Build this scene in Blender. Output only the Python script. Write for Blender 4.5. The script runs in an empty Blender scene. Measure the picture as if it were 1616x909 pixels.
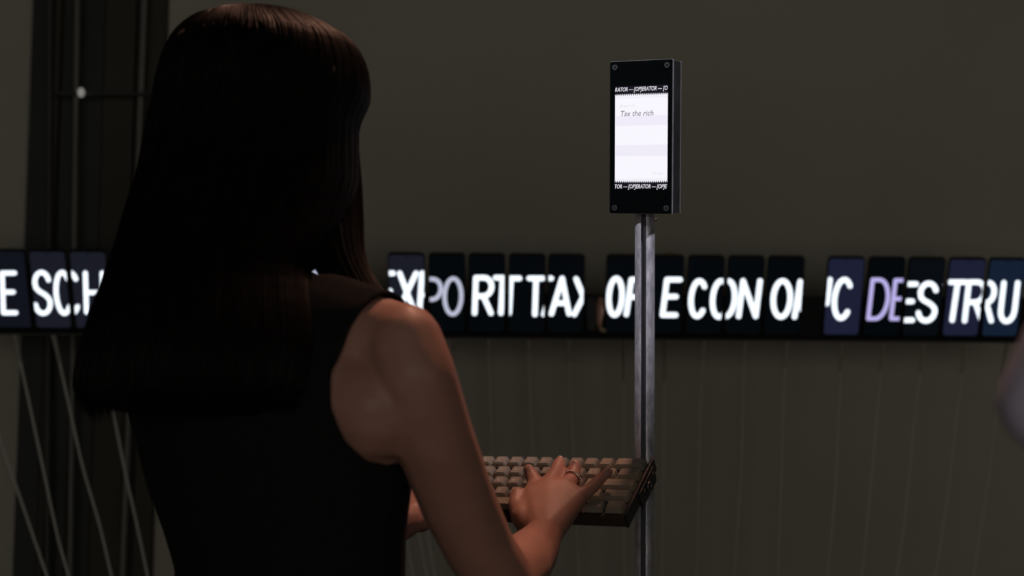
import bpy, bmesh, math, random
from mathutils import Vector, Matrix
random.seed(7)
SC = bpy.context.scene
COL = SC.collection
R = math.radians
# ------------------------------------------------------------------ camera, world, lights, exposure
CAM = Vector((0, 0, 1.25)); PITCH = R(4.5); ROLL = R(0.5); F = 2244.0
_f = Vector((0, math.cos(PITCH), math.sin(PITCH)))
_r0 = Vector((1, 0, 0)); _u0 = _r0.cross(_f)
_r = math.cos(ROLL) * _r0 + math.sin(ROLL) * _u0
_u = -math.sin(ROLL) * _r0 + math.cos(ROLL) * _u0
cd = bpy.data.cameras.new('camera'); cam = bpy.data.objects.new('camera', cd); COL.objects.link(cam)
m3 = Matrix((_r, _u, -_f)).transposed()
cam.matrix_world = Matrix.Translation(CAM) @ m3.to_4x4()
cd.sensor_width = 36; cd.lens = 36 * F / 1616; cd.clip_start = .05
cd.dof.use_dof = True; cd.dof.focus_distance = 1.68; cd.dof.aperture_fstop = 4.0
SC.camera = cam
w = bpy.data.worlds.new('world'); SC.world = w; w.use_nodes = True
w.node_tree.nodes['Background'].inputs[0].default_value = (.02, .02, .018, 1)
w.node_tree.nodes['Background'].inputs[1].default_value = .3
SC.view_settings.view_transform = 'Standard'; SC.view_settings.look = 'None'
SC.view_settings.exposure = 0; SC.view_settings.gamma = 1; SC.view_settings.use_curve_mapping = False


def area(name, loc, target, size, power, color, sy=None, spread=180):
    l = bpy.data.lights.new(name, 'AREA'); l.energy = power; l.color = color; l.size = size
    if sy: l.shape = 'RECTANGLE'; l.size_y = sy
    l.spread = R(spread)
    o = bpy.data.objects.new(name, l); COL.objects.link(o); o.location = loc
    o.rotation_euler = (Vector(target) - Vector(loc)).to_track_quat('-Z', 'Y').to_euler()
    return o


area('ceiling_spot', (.34, 2.05, 3.2), (-.03, 1.42, 1.25), .25, 1.95, (1, .50, .34), spread=52)
area('unseen_fill', (.35, -2.3, 1.3), (.4, 3.0, 1.2), 4.6, 16.5, (1, .96, .88), 2.0)  # unseen fill added behind the camera to lift the wall evenly


def spot(name, loc, target, power, color, deg):
    l = bpy.data.lights.new(name, 'SPOT'); l.energy = power; l.color = color; l.spot_size = R(deg); l.spot_blend = .8; l.shadow_soft_size = .05
    o = bpy.data.objects.new(name, l); COL.objects.link(o); o.location = loc
    o.rotation_euler = (Vector(target) - Vector(loc)).to_track_quat('-Z', 'Y').to_euler()


spot('track_spot_right', (1.25, .75, 2.5), (.156, 1.69, 1.50), 62, (.90, .87, 1), 15)
spot('track_spot_left', (-1.05, .95, 2.6), (.156, 1.69, 1.50), 62, (.90, .87, 1), 15)


def W(px, py, Y):
    d = _f + _r * ((px - 808) / F) + _u * ((454.5 - py) / F)
    return CAM + d * (Y / d.y)


# ------------------------------------------------------------------ materials
def mat(name, base=(.5, .5, .5), rough=.5, metal=0, noise=0, nscale=20, bump=0, bscale=200, emit=None, estr=1, sss=0, spec=.5, stretch=None):
    m = bpy.data.materials.new(name); m.use_nodes = True
    nt = m.node_tree; b = nt.nodes['Principled BSDF']
    b.inputs['Base Color'].default_value = (*base, 1); b.inputs['Roughness'].default_value = rough
    b.inputs['Metallic'].default_value = metal; b.inputs['Specular IOR Level'].default_value = spec
    tc = nt.nodes.new('ShaderNodeTexCoord'); src = tc.outputs['Object']
    if stretch:
        mp = nt.nodes.new('ShaderNodeMapping'); mp.inputs['Scale'].default_value = stretch
        nt.links.new(src, mp.inputs[0]); src = mp.outputs[0]
    if noise:
        n = nt.nodes.new('ShaderNodeTexNoise'); n.inputs['Scale'].default_value = nscale; n.inputs['Detail'].default_value = 6
        nt.links.new(src, n.inputs['Vector'])
        r = nt.nodes.new('ShaderNodeValToRGB')
        r.color_ramp.elements[0].position = .3; r.color_ramp.elements[1].position = .7
        r.color_ramp.elements[0].color = (*[c * (1 - noise) for c in base], 1)
        r.color_ramp.elements[1].color = (*[min(1, c * (1 + noise)) for c in base], 1)
        nt.links.new(n.outputs['Fac'], r.inputs[0]); nt.links.new(r.outputs[0], b.inputs['Base Color'])
    if bump:
        n = nt.nodes.new('ShaderNodeTexNoise'); n.inputs['Scale'].default_value = bscale; n.inputs['Detail'].default_value = 3
        nt.links.new(src, n.inputs['Vector'])
        bp = nt.nodes.new('ShaderNodeBump'); bp.inputs['Strength'].default_value = bump; bp.inputs['Distance'].default_value = .001
        nt.links.new(n.outputs['Fac'], bp.inputs['Height']); nt.links.new(bp.outputs[0], b.inputs['Normal'])
    if emit:
        b.inputs['Emission Color'].default_value = (*emit, 1); b.inputs['Emission Strength'].default_value = estr
    if sss:
        b.inputs['Subsurface Weight'].default_value = sss; b.inputs['Subsurface Radius'].default_value = (.012, .004, .002)
        b.inputs['Subsurface Scale'].default_value = .5
    return m


M = dict(
    wall=mat('wall_paint', (.64, .60, .50), .9, noise=.07, nscale=1.6, bump=.3, bscale=120),
    wall_dark=mat('dark_paint', (.05, .05, .045), .8, noise=.15, nscale=2),
    floor=mat('floor_concrete', (.10, .095, .09), .6, noise=.2, nscale=3, bump=.3),
    ceil=mat('ceiling_paint', (.05, .05, .05), .9, noise=.1, nscale=3),
    panel=mat('dark_panel', (.055, .057, .053), .6, noise=.2, nscale=4),
    panel_brown=mat('brown_panel', (.085, .078, .06), .7, noise=.15, nscale=3),
    conduit=mat('grey_conduit', (.30, .29, .25), .45, noise=.1, nscale=9),
    conduit_dark=mat('dim_conduit', (.10, .10, .09), .5, noise=.1, nscale=9),
    knob=mat('white_plastic', (.8, .78, .72), .4, noise=.03, emit=(1, .97, .9), estr=.18),
    black_plastic=mat('black_plastic', (.012, .012, .013), .35, noise=.3, nscale=60),
    black_metal=mat('black_powder_coat', (.018, .019, .021), .42, noise=.3, nscale=40, bump=.25, bscale=900),
    face=mat('black_acrylic', (.002, .004, .004), .25, noise=.2, nscale=30, spec=.25),
    edge=mat('pale_edge', (.42, .42, .45), .4, metal=.3, noise=.2, nscale=80),  # paler grey for the edge lines of the display box
    screw=mat('screw_steel', (.25, .25, .26), .35, metal=.9, noise=.2, nscale=300),
    steel=mat('galvanised_steel', (.72, .71, .80), .42, metal=.5, noise=.35, nscale=160, bump=.5, bscale=500, stretch=(1, 1, .35)),
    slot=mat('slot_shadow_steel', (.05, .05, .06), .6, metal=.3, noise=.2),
    rail=mat('rail_black', (.016, .016, .017), .5, noise=.2, nscale=30),
    rail_edge_lit=mat('rail_edge_lit', (.16, .15, .12), .6, noise=.1),
    cable=mat('white_cable', (.85, .82, .74), .5, noise=.05, nscale=80),
    cable_dim=mat('grey_cable', (.80, .74, .62), .6, noise=.05, nscale=80),
    peach=mat('peach_plastic', (.95, .50, .36), .5, noise=.1, nscale=60),
    tan=mat('tan_plastic', (.5, .36, .2), .5, noise=.1, nscale=60),
    key=mat('beige_keycap', (.31, .275, .215), .5, noise=.06, nscale=120, bump=.1, bscale=1500),
    kcase=mat('brown_keyboard_case', (.05, .035, .026), .5, noise=.15, nscale=80),
    legend=mat('pale_legend', (.85, .78, .68), .4, noise=.02),
    skin=mat('skin', (.45, .23, .17), .5, noise=.08, nscale=26, bump=.25, bscale=330, sss=.15),
    skin2=mat('skin_cold_lit', (.74, .68, .84), .55, noise=.08, nscale=26),  # lilac of cold phone light put into the skin colour
    hair=mat('black_hair', (.006, .005, .004), .7, noise=.3, nscale=90, spec=.05),
    strand=mat('dark_brown_hair', (.008, .006, .005), .46, noise=.4, nscale=60, spec=.12),
    top=mat('black_cotton', (.010, .010, .010), .95, noise=.2, nscale=300, bump=.6, bscale=900, spec=.15),
    piping=mat('charcoal_binding', (.03, .022, .02), .9, noise=.2, nscale=300, spec=.2),
    trousers=mat('black_twill', (.012, .012, .014), .9, noise=.2, nscale=300, bump=.5, bscale=800),
    shoe=mat('black_leather', (.02, .018, .016), .4, noise=.2, nscale=100),
    eye=mat('eye_white', (.8, .78, .75), .2, noise=.02),
    iris=mat('brown_iris', (.04, .02, .01), .2, noise=.2),
    nail=mat('nail', (.50, .30, .25), .3, noise=.03),
    lips=mat('lips', (.45, .16, .14), .4, noise=.1),
    gold=mat('rose_gold', (.85, .55, .42), .22, metal=1, noise=.05),
    gem=mat('pale_crystal', (.95, .88, .85), .1, noise=.02, spec=1),
    s_white=mat('lit_paper_white', (.02, .02, .02), .4, emit=(.95, .93, 1.0), estr=.98),
    s_pale=mat('lit_paper_pale', (.02, .02, .02), .4, emit=(.90, .87, .98), estr=.95),
    s_text=mat('dark_screen_text', (.02, .02, .02), .5, emit=(.10, .09, .13), estr=1),
    s_faint=mat('faint_screen_text', (.02, .02, .02), .5, emit=(.58, .55, .64), estr=1),
    s_ghost=mat('ghost_screen_text', (.02, .02, .02), .5, emit=(.74, .72, .78), estr=1),
    s_head=mat('lit_header_text', (.02, .02, .02), .5, emit=(.82, .80, .86), estr=1),
    s_off=mat('lit_header_black', (.008, .008, .012), .3, emit=(.004, .003, .008), estr=1),
    l_white=mat('lit_letter_white', (.02, .02, .02), .5, emit=(.84, .92, 1.0), estr=1.45),
    l_dim=mat('lit_letter_dim', (.02, .02, .02), .5, emit=(.50, .52, .66), estr=1.0),
    l_lav=mat('lit_letter_lavender', (.02, .02, .02), .5, emit=(.52, .47, .86), estr=.95),
    p_black=mat('phone_screen_black', (.006, .010, .012), .3, emit=(.0005, .0014, .0024), estr=1),
    p_slate=mat('phone_screen_slate', (.01, .01, .012), .3, emit=(.0095, .0105, .018), estr=1),
    p_navy=mat('phone_screen_navy', (.01, .01, .014), .3, emit=(.011, .013, .034), estr=1),
    p_dusk=mat('phone_screen_dusk', (.01, .01, .014), .3, emit=(.005, .006, .011), estr=1),
    p_blue=mat('phone_screen_blue', (.01, .01, .014), .3, emit=(.006, .013, .03), estr=1),
    p_teal=mat('phone_screen_teal', (.01, .01, .014), .3, emit=(.0015, .003, .005), estr=1),
)


# ------------------------------------------------------------------ helpers
def obj(name, bm, m, parent=None, smooth=False, local=False):
    me = bpy.data.meshes.new(name)
    if isinstance(bm, bmesh.types.BMesh):
        bmesh.ops.recalc_face_normals(bm, faces=bm.faces)
        bm.to_mesh(me); bm.free()
    if smooth:
        me.polygons.foreach_set('use_smooth', [True] * len(me.polygons))
    me.materials.append(M[m] if isinstance(m, str) else m)
    o = bpy.data.objects.new(name, me); COL.objects.link(o)
    if parent is not None:
        o.parent = parent
        if not local: o.matrix_parent_inverse = MW(parent).inverted()
    return o


def MW(o):
    m = o.matrix_basis.copy()
    if o.parent: m = MW(o.parent) @ o.matrix_parent_inverse @ m
    return m


def thing(name, label, cat, mat4=None, group=None):
    o = bpy.data.objects.new(name, None); COL.objects.link(o)
    o.empty_display_size = .02
    if mat4 is not None: o.matrix_basis = mat4
    return tag(o, label, cat, group)


def tag(o, label, cat, group=None):
    o['label'] = label; o['category'] = cat
    if group: o['group'] = group
    return o


def struct(o):
    o['kind'] = 'structure'; return o


def box(bm, x0, x1, y0, y1, z0, z1, bev=0, seg=2):
    vs = [bm.verts.new((x, y, z)) for x in (x0, x1) for y in (y0, y1) for z in (z0, z1)]
    q = [(0, 1, 3, 2), (4, 6, 7, 5), (0, 4, 5, 1), (2, 3, 7, 6), (0, 2, 6, 4), (1, 5, 7, 3)]
    fs = [bm.faces.new([vs[i] for i in f]) for f in q]
    if bev:
        es = list({e for f in fs for e in f.edges})
        bmesh.ops.bevel(bm, geom=es, offset=bev, segments=seg, affect='EDGES', profile=.5)
    return bm


def B(*a, **k): return box(bmesh.new(), *a, **k)


def tube(bm, pts, rad, n=8):
    pts = [Vector(p) for p in pts]
    rad = rad if isinstance(rad, (list, tuple)) else [rad] * len(pts)
    rings = []
    up = Vector((0, 0, 1))
    d0 = (pts[1] - pts[0]).normalized()
    s = d0.cross(up)
    if s.length < .1: s = d0.cross(Vector((0, 1, 0)))
    s.normalize()
    for i, p in enumerate(pts):
        d = (pts[min(i + 1, len(pts) - 1)] - pts[max(i - 1, 0)]).normalized()
        s = (s - d * s.dot(d)).normalized(); t = d.cross(s)
        rings.append([bm.verts.new(p + (s * math.cos(a) + t * math.sin(a)) * rad[i]) for a in [2 * math.pi * k / n for k in range(n)]])
    for a, b in zip(rings, rings[1:]):
        for k in range(n): bm.faces.new((a[k], a[(k + 1) % n], b[(k + 1) % n], b[k]))
    bm.faces.new(rings[0][::-1]); bm.faces.new(rings[-1])
    return bm


def prism(bm, poly, y0, y1):
    """poly in x,z extruded along y"""
    a = [bm.verts.new((x, y0, z)) for x, z in poly]; b = [bm.verts.new((x, y1, z)) for x, z in poly]
    n = len(poly)
    bm.faces.new(a); bm.faces.new(b[::-1])
    for i in range(n): bm.faces.new((a[i], b[i], b[(i + 1) % n], a[(i + 1) % n]))
    return bm


def rrect(x0, x1, z0, z1, r, n=5):
    out = []
    for cx, cz, a0 in ((x1 - r, z1 - r, 0), (x0 + r, z1 - r, 90), (x0 + r, z0 + r, 180), (x1 - r, z0 + r, 270)):
        for k in range(n + 1):
            a = R(a0 + 90 * k / n); out.append((cx + r * math.cos(a), cz + r * math.sin(a)))
    return out


def cyl(bm, p, d, r, h, n=20):
    d = Vector(d).normalized()
    return tube(bm, [Vector(p), Vector(p) + d * h], r, n)


# ------------------------------------------------------------------ room
def room():
    X0, X1, Y0, Y1, H, t = -3.2, 3.6, -2.6, 3.13, 3.4, .1
    struct(obj('wall_front', B(X0, X1, Y1, Y1 + t, 0, H), 'wall'))
    struct(obj('wall_back', B(X0, X1, Y0 - t, Y0, 0, H), 'wall_dark'))
    struct(obj('wall_left', B(X0 - t, X0, Y0 - t, Y1 + t, 0, H), 'wall_dark'))
    struct(obj('wall_right', B(X1, X1 + t, Y0 - t, Y1 + t, 0, H), 'wall_dark'))
    struct(obj('floor', B(X0 - t, X1 + t, Y0 - t, Y1 + t, -.1, 0), 'floor'))
    struct(obj('ceiling', B(X0 - t, X1 + t, Y0 - t, Y1 + t, H, H + .1), 'ceil'))
    struct(obj('baseboard_front', B(-.7, X1, Y1 - .012, Y1, 0, .09), 'panel'))
    # dark service recess cover on the left: stepped boards and pipes
    yb = Y1
    def X(px, y=Y1): return W(px, 380, y).x
    b = thing('service_panel', 'dark stepped wall cladding with vertical pipes left of the woman', 'wall panel', Matrix.Translation((X(150), yb, 0)))
    def slab(name, pa, pb, d, m):
        obj(name, B(X(pa, yb - d), X(pb, yb - d), yb - d, yb, 0, 3.39, bev=.003), m, b)
    slab('panel_board', 38, 74, .03, 'panel'); slab('panel_board', 84, 118, .022, 'panel')
    slab('panel_board', 74, 84, .045, 'panel_brown')
    slab('panel_board', 155, 204, .03, 'panel_brown')
    slab('panel_board', 118, 155, .016, 'panel'); slab('panel_board', 204, 222, .012, 'panel')
    slab('panel_board', 222, 252, .026, 'panel_brown')
    z = [0.0, .8, 1.6, 2.4, 3.38]
    def pipe(pxt, pxb, r, m, nm, lab):
        # positions read at image rows 0 and 390
        y = yb - .06
        a = W(pxt, 0, y); c = W(pxb, 390, y); s = (a.x - c.x) / (a.z - c.z)
        bm = bmesh.new(); tube(bm, [(c.x + s * (zz - c.z), y, zz) for zz in z], r, 12)
        o = obj(nm, bm, m, b, smooth=True); o['label'] = lab
        return c.x
    pipe(122, 117, .0055, 'conduit', 'pipe', 'thin pale grey pipe')
    pipe(228, 213, .0065, 'conduit', 'pipe', 'pale pipe nearer the hair')
    pipe(79, 77, .006, 'conduit_dark', 'pipe', 'dim grey pipe')
    p = W(128, 146, yb - .085)
    cb = obj('cross_bar', B(W(86, 146, yb - .08).x, W(232, 146, yb - .08).x, yb - .078, yb - .066, p.z - .004, p.z + .004), 'panel', b)
    bm = bmesh.new(); bmesh.ops.create_uvsphere(bm, u_segments=16, v_segments=10, radius=.0085)
    bmesh.ops.scale(bm, vec=(.9, 1, 1.25), verts=bm.verts); bmesh.ops.translate(bm, vec=p, verts=bm.verts)
    tag(obj('indicator_lamp', bm, 'knob', None, smooth=True), 'small round white light on the dark cladding at far left', 'indicator light')


room()

# ------------------------------------------------------------------ phone row
TILT = R(22.4); PY, PZ, PL, PW = 2.803, 1.5397, .172, .0735
VD = Vector((0, math.sin(TILT), -math.cos(TILT))); VN = Vector((0, -math.cos(TILT), -math.sin(TILT)))
arc = lambda cx, cy, rx, ry, a0, a1, n=14: [(cx + rx * math.cos(R(a0 + (a1 - a0) * k / n)), cy + ry * math.sin(R(a0 + (a1 - a0) * k / n))) for k in range(n + 1)]
G = {
    'E': [[(1, 1), (0, 1), (0, 0), (1, 0)], [(0, .52), (.85, .52)]], 'F': [[(1, 1), (0, 1), (0, 0)], [(0, .5), (.85, .5)]],
    'X': [[(0, 0), (1, 1)], [(0, 1), (1, 0)]], 'I': [[(0, 0), (0, 1)]], 'T': [[(0, 1), (1, 1)], [(.5, 1), (.5, 0)]],
    'O': [arc(.5, .5, .5, .5, 0, 360, 28)], 'C': [arc(.5, .5, .5, .5, 42, 318, 24)],
    'P': [[(0, 0), (0, 1), (.5, 1)] + arc(.5, .72, .5, .28, 90, -90) + [(0, .44)]],
    'R': [[(0, 0), (0, 1), (.5, 1)] + arc(.5, .74, .48, .26, 90, -90) + [(0, .48)], [(.5, .48), (1, 0)]],
    'A': [[(0, 0), (.5, 1), (1, 0)], [(.2, .3), (.8, .3)]], 'N': [[(0, 0), (0, 1), (1, 0), (1, 1)]],
    'M': [[(0, 0), (0, 1), (.5, .2), (1, 1), (1, 0)]], 'H': [[(0, 0), (0, 1)], [(1, 0), (1, 1)], [(0, .5), (1, .5)]],
    'D': [[(0, 0), (0, 1), (.4, 1)] + arc(.4, .5, .6, .5, 90, -90) + [(0, 0)]],
    'U': [[(0, 1), (0, .3)] + arc(.5, .3, .5, .3, 180, 360) + [(1, 1)]],
    'S': [arc(.5, .745, .47, .255, 15, 180, 14) + [(.09, .62), (.3, .54), (.7, .45), (.92, .36)] + arc(.5, .255, .5, .255, 10, -170, 14)],
}


def clip(poly, lo, hi, ax):
    for sgn, lim in ((1, lo), (-1, -hi)):
        out = []
        for i, a in enumerate(poly):
            b = poly[(i + 1) % len(poly)]; da, db = sgn * a[ax] - lim, sgn * b[ax] - lim
            if da >= 0: out.append(a)
            if (da >= 0) != (db >= 0):
                t = da / (da - db); out.append(tuple(a[k] + t * (b[k] - a[k]) for k in range(2)))
        poly = out
        if len(poly) < 3: return []
    return poly


def letters(bm, x_left, items, sw):
    o = Vector((x_left, PY, PZ))
    def uv(p):
        d = _f + _r * ((p[0] - 808) / F) + _u * ((454.5 - p[1]) / F)
        t = (o - CAM).dot(VN) / d.dot(VN); q = CAM + d * t - o
        return (q.x, q.dot(VD))
    for ch, x0, x1, y0, y1, s in items:
        h = sw / 2
        def P(g):
            x = x0 + h + g[0] * max(0, (x1 - x0 - sw)) + s * g[1]; y = y1 - h - g[1] * (y1 - y0 - sw); return Vector((x, y))
        for line in G[ch]:
            pp = [P(g) for g in line]; polys = []
            for p in (pp if len(pp) > 10 else pp):
                polys.append([(p.x + h * math.cos(a), p.y + h * math.sin(a)) for a in [k * math.pi / 5 for k in range(10)]])
            for a, b in zip(pp, pp[1:]):
                d = b - a
                if d.length < .01: continue
                n = Vector((-d.y, d.x)).normalized() * h
                polys.append([tuple(a + n), tuple(b + n), tuple(b - n), tuple(a - n)])
            for pl in polys:
                q = clip(clip([uv(p) for p in pl], .0022, PW - .0022, 0), .005, PL - .009, 1)
                if len(q) >= 3:
                    try: bm.faces.new([bm.verts.new((u_, -.0049, -v_)) for u_, v_ in q])
                    except ValueError: pass


def phone(px, items, screen, ink, label, sw=9):
    x = W(px, 400, PY).x
    # local frame: x right, -y out of the screen, z up along the phone
    mt = Matrix.Translation((x, PY, PZ)) @ Matrix.Rotation(-TILT, 4, 'X').inverted()
    zc = -VD; yc = -VN
    mt = Matrix.Translation((x, PY, PZ)) @ Matrix((Vector((1, 0, 0)), yc, zc)).transposed().to_4x4()
    t = thing('smartphone', label, 'phone', mt, 'smartphones spelling a sentence along the rail')
    bm = prism(bmesh.new(), rrect(0, PW, -PL, 0, .0085), -.004, .004)
    bmesh.ops.bevel(bm, geom=[e for e in bm.edges if abs(e.verts[0].co.y - e.verts[1].co.y) < 1e-6], offset=.0012, segments=2, affect='EDGES')
    obj('body', bm, 'black_plastic', t, local=True)
    bm = prism(bmesh.new(), rrect(.0022, PW - .0022, -PL + .009, -.0045, .006), -.0046, -.0038)
    scr = obj('screen', bm, screen, t, local=True)
    bm = bmesh.new(); cyl(bm, (PW / 2, -.0046, -.0085), (0, -1, 0), .0019, .0003, 14)
    obj('front_camera', bm, 'black_plastic', t, local=True)
    bm = B(PW - .0008, PW + .0006, -.001, .001, -.062, -.045); obj('side_button', bm, 'black_plastic', t, local=True)
    if items:
        bm = bmesh.new(); letters(bm, x, items, sw)
        if len(bm.faces):
            me = bpy.data.meshes.new('lettering'); bm.to_mesh(me); me.materials.append(M[ink]); bm.free()
            lo = bpy.data.objects.new('lettering', me); COL.objects.link(lo); lo.parent = scr
        else: bm.free()
    return x


PH = [
 (-82, [], 'p_slate', 'l_white', 'phone beyond the left edge of the letter E phone'),
 (-19, [('E', 3, 30, 426, 496, -2)], 'p_dusk', 'l_white', 'leftmost phone in the row showing a white letter E'),
 (45, [('S', 54, 85, 425, 497, -3), ('C', 88, 118, 425, 497, -4)], 'p_slate', 'l_white', 'slate lit phone showing S and the left half of C'),
 (109, [('C', 99, 131, 425, 497, -4), ('H', 134, 168, 426, 495, -2)], 'p_slate', 'l_white', 'slate lit phone showing H beside the long hair'),
 (172, [], 'p_black', 'l_white', 'dark phone just right of the H phone, nearly hidden by the hair'),
 (265, [], 'p_black', 'l_white', 'first phone behind the head, left one of the hidden set'),
 (328, [], 'p_black', 'l_white', 'second phone behind the head, counted from the left'),
 (391, [], 'p_black', 'l_white', 'third phone behind the head, counted from the left'),
 (454, [('O', 474, 507, 424, 492, 2)], 'p_black', 'l_dim', 'phone glimpsed through the gap in the hair above the shoulder'),
 (517, [], 'p_black', 'l_white', 'phone behind the front lock of hair, just left of the X phone'),
 (612, [('E', 592, 621, 426, 492, 4), ('X', 624, 658, 426, 495, 3), ('P', 658, 690, 426, 495, 4)], 'p_slate', 'l_white', 'navy lit phone showing X directly above the bare shoulder'),
 (676, [('P', 664, 697, 436, 500, 3), ('O', 698, 731, 435, 498, 1)], 'p_black', 'l_dim', 'black phone with dimmer letters P and O'),
 (739, [('R', 745, 779, 433, 497, 2), ('T', 775, 806, 433, 497, 3)], 'p_black', 'l_white', 'black phone showing R and part of T'),
 (803, [('T', 786, 821, 434, 497, 3), ('T', 829, 859, 434, 499, 2), ('A', 854, 893, 434, 499, 3)], 'p_black', 'l_white', 'black phone showing a cut T and a whole T'),
 (865, [('T', 845, 871, 434, 499, 3), ('A', 866, 902, 434, 498, 3), ('X', 902, 936, 435, 499, 3)], 'p_black', 'l_white', 'black phone showing A and half of an X'),
 (957, [('O', 955, 984, 434, 500, 3), ('F', 984, 1012, 436, 499, 8)], 'p_black', 'l_white', 'black phone showing O on the left of the post'),
 (1022, [('E', 1041, 1070, 436, 500, 7)], 'p_black', 'l_white', 'black phone showing E on the right of the post'),
 (1086, [('C', 1084, 1115, 438, 502, 4), ('O', 1118, 1150, 438, 503, 4)], 'p_black', 'l_white', 'black phone showing C and the left half of O'),
 (1149, [('O', 1128, 1161, 438, 502, 4), ('N', 1161, 1196, 438, 502, 7)], 'p_black', 'l_white', 'black phone showing N beside the right half of O'),
 (1212, [('O', 1214, 1249, 438, 503, 3), ('M', 1249, 1276, 439, 503, 9)], 'p_black', 'l_white', 'black phone showing O and the start of M'),
 (1307, [('I', 1300, 1309, 436, 482, 5), ('C', 1309, 1343, 436, 505, 6)], 'p_navy', 'l_white', 'navy lit phone showing a large bright C'),
 (1371, [('D', 1366, 1400, 437, 505, 7), ('E', 1402, 1426, 438, 505, 7)], 'p_black', 'l_lav', 'black phone with lavender D and E'),
 (1434, [('E', 1413, 1443, 443, 508, 6), ('S', 1443, 1477, 442, 509, 5), ('T', 1479, 1514, 444, 508, 7)], 'p_teal', 'l_white', 'near black phone showing S and cut bars of E'),
 (1498, [('T', 1485, 1518, 440, 508, 9), ('R', 1517, 1552, 440, 509, 7)], 'p_navy', 'l_white', 'navy lit phone showing T and R'),
 (1561, [('R', 1537, 1567, 441, 509, 7), ('U', 1572, 1602, 441, 510, 7), ('C', 1609, 1640, 441, 510, 7)], 'p_blue', 'l_white', 'navy lit phone showing U at the right edge'),
]
PX = []
for px, it, sc, ink, lab in PH:
    PX.append(phone(px, it, sc, ink, lab, 8.2 if ink == 'l_white' and px > 600 else (7.4 if ink == 'l_white' else 6.6)))


def rail():
    x0, x1 = PX[0] - .02, PX[-1] + PW + .02
    o = Vector((0, PY, PZ)); yc = -VN; zc = -VD
    mt = Matrix.Translation(o) @ Matrix((Vector((1, 0, 0)), yc, zc)).transposed().to_4x4()
    t = thing('phone_rail', 'long black rail carrying the row of phones across the wall', 'rail', mt)
    obj('back_plate', B(x0, x1, .0045, .009, -PL - .004, -PL * .5, bev=.001), 'rail', t, local=True)
    obj('ledge', B(x0, x1, -.007, .0045, -PL - .004, -PL - .0005, bev=.0008), 'rail', t, local=True)
    obj('lit_edge_strip', B(x0, x1, -.0085, -.007, -PL - .0055, -PL - .0035), 'rail_edge_lit', t, local=True)  # paler strip paints the light caught along the ledge edge
    for xx in (PX[1] + .03, PX[7] + .03, PX[12] + .03, PX[17] + .03, PX[22] + .03):
        zz = (PZ - PL * .75 * math.cos(TILT)); yy = PY + PL * .75 * math.sin(TILT)
        bm = B(xx - .012, xx + .012, yy + .008, 3.13, zz - .012, zz + .012, bev=.002)
        obj('wall_bracket', bm, 'rail', t)
    return mt


RM = rail()


def clip_thing():
    # small clamps seen on the rail
    p = W(947, 500, 2.84)
    t = thing('rail_clamp', 'peach coloured upright clamp in the gap left of the O phone', 'clamp', Matrix.Translation(p))
    q = [W(a, b, 2.845) for a, b in ((948, 474), (947, 488), (945, 503), (946, 516))]
    bm = bmesh.new(); tube(bm, q, [.0072, .0085, .0068, .004], 12); bmesh.ops.create_uvsphere(bm, u_segments=12, v_segments=8, radius=.0072, matrix=Matrix.Translation(q[0]))
    obj('grip', bm, 'peach', t, smooth=True)
    q = [W(a, b, 2.83) for a, b in ((946, 517), (950, 522), (956, 523))]
    bm = bmesh.new(); tube(bm, q, .0035, 8); obj('foot', bm, 'tan', t, smooth=True)
    a = W(933, 468, 2.845); b = W(941, 523, 2.845)
    obj('block', B(a.x - .009, b.x, 2.835, 2.858, b.z, a.z, bev=.002), 'rail', t)
    c = W(1060, 402, 2.80)
    bm = bmesh.new(); tube(bm, [(c.x - .014, 2.812, c.z), (c.x, 2.812, c.z + .004), (c.x + .012, 2.812, c.z)], .0045, 8)
    tag(obj('rubber_band', bm, 'tan', None, smooth=True), 'tan loop over the top edge of the E phone right of the post', 'band')


clip_thing()


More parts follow.
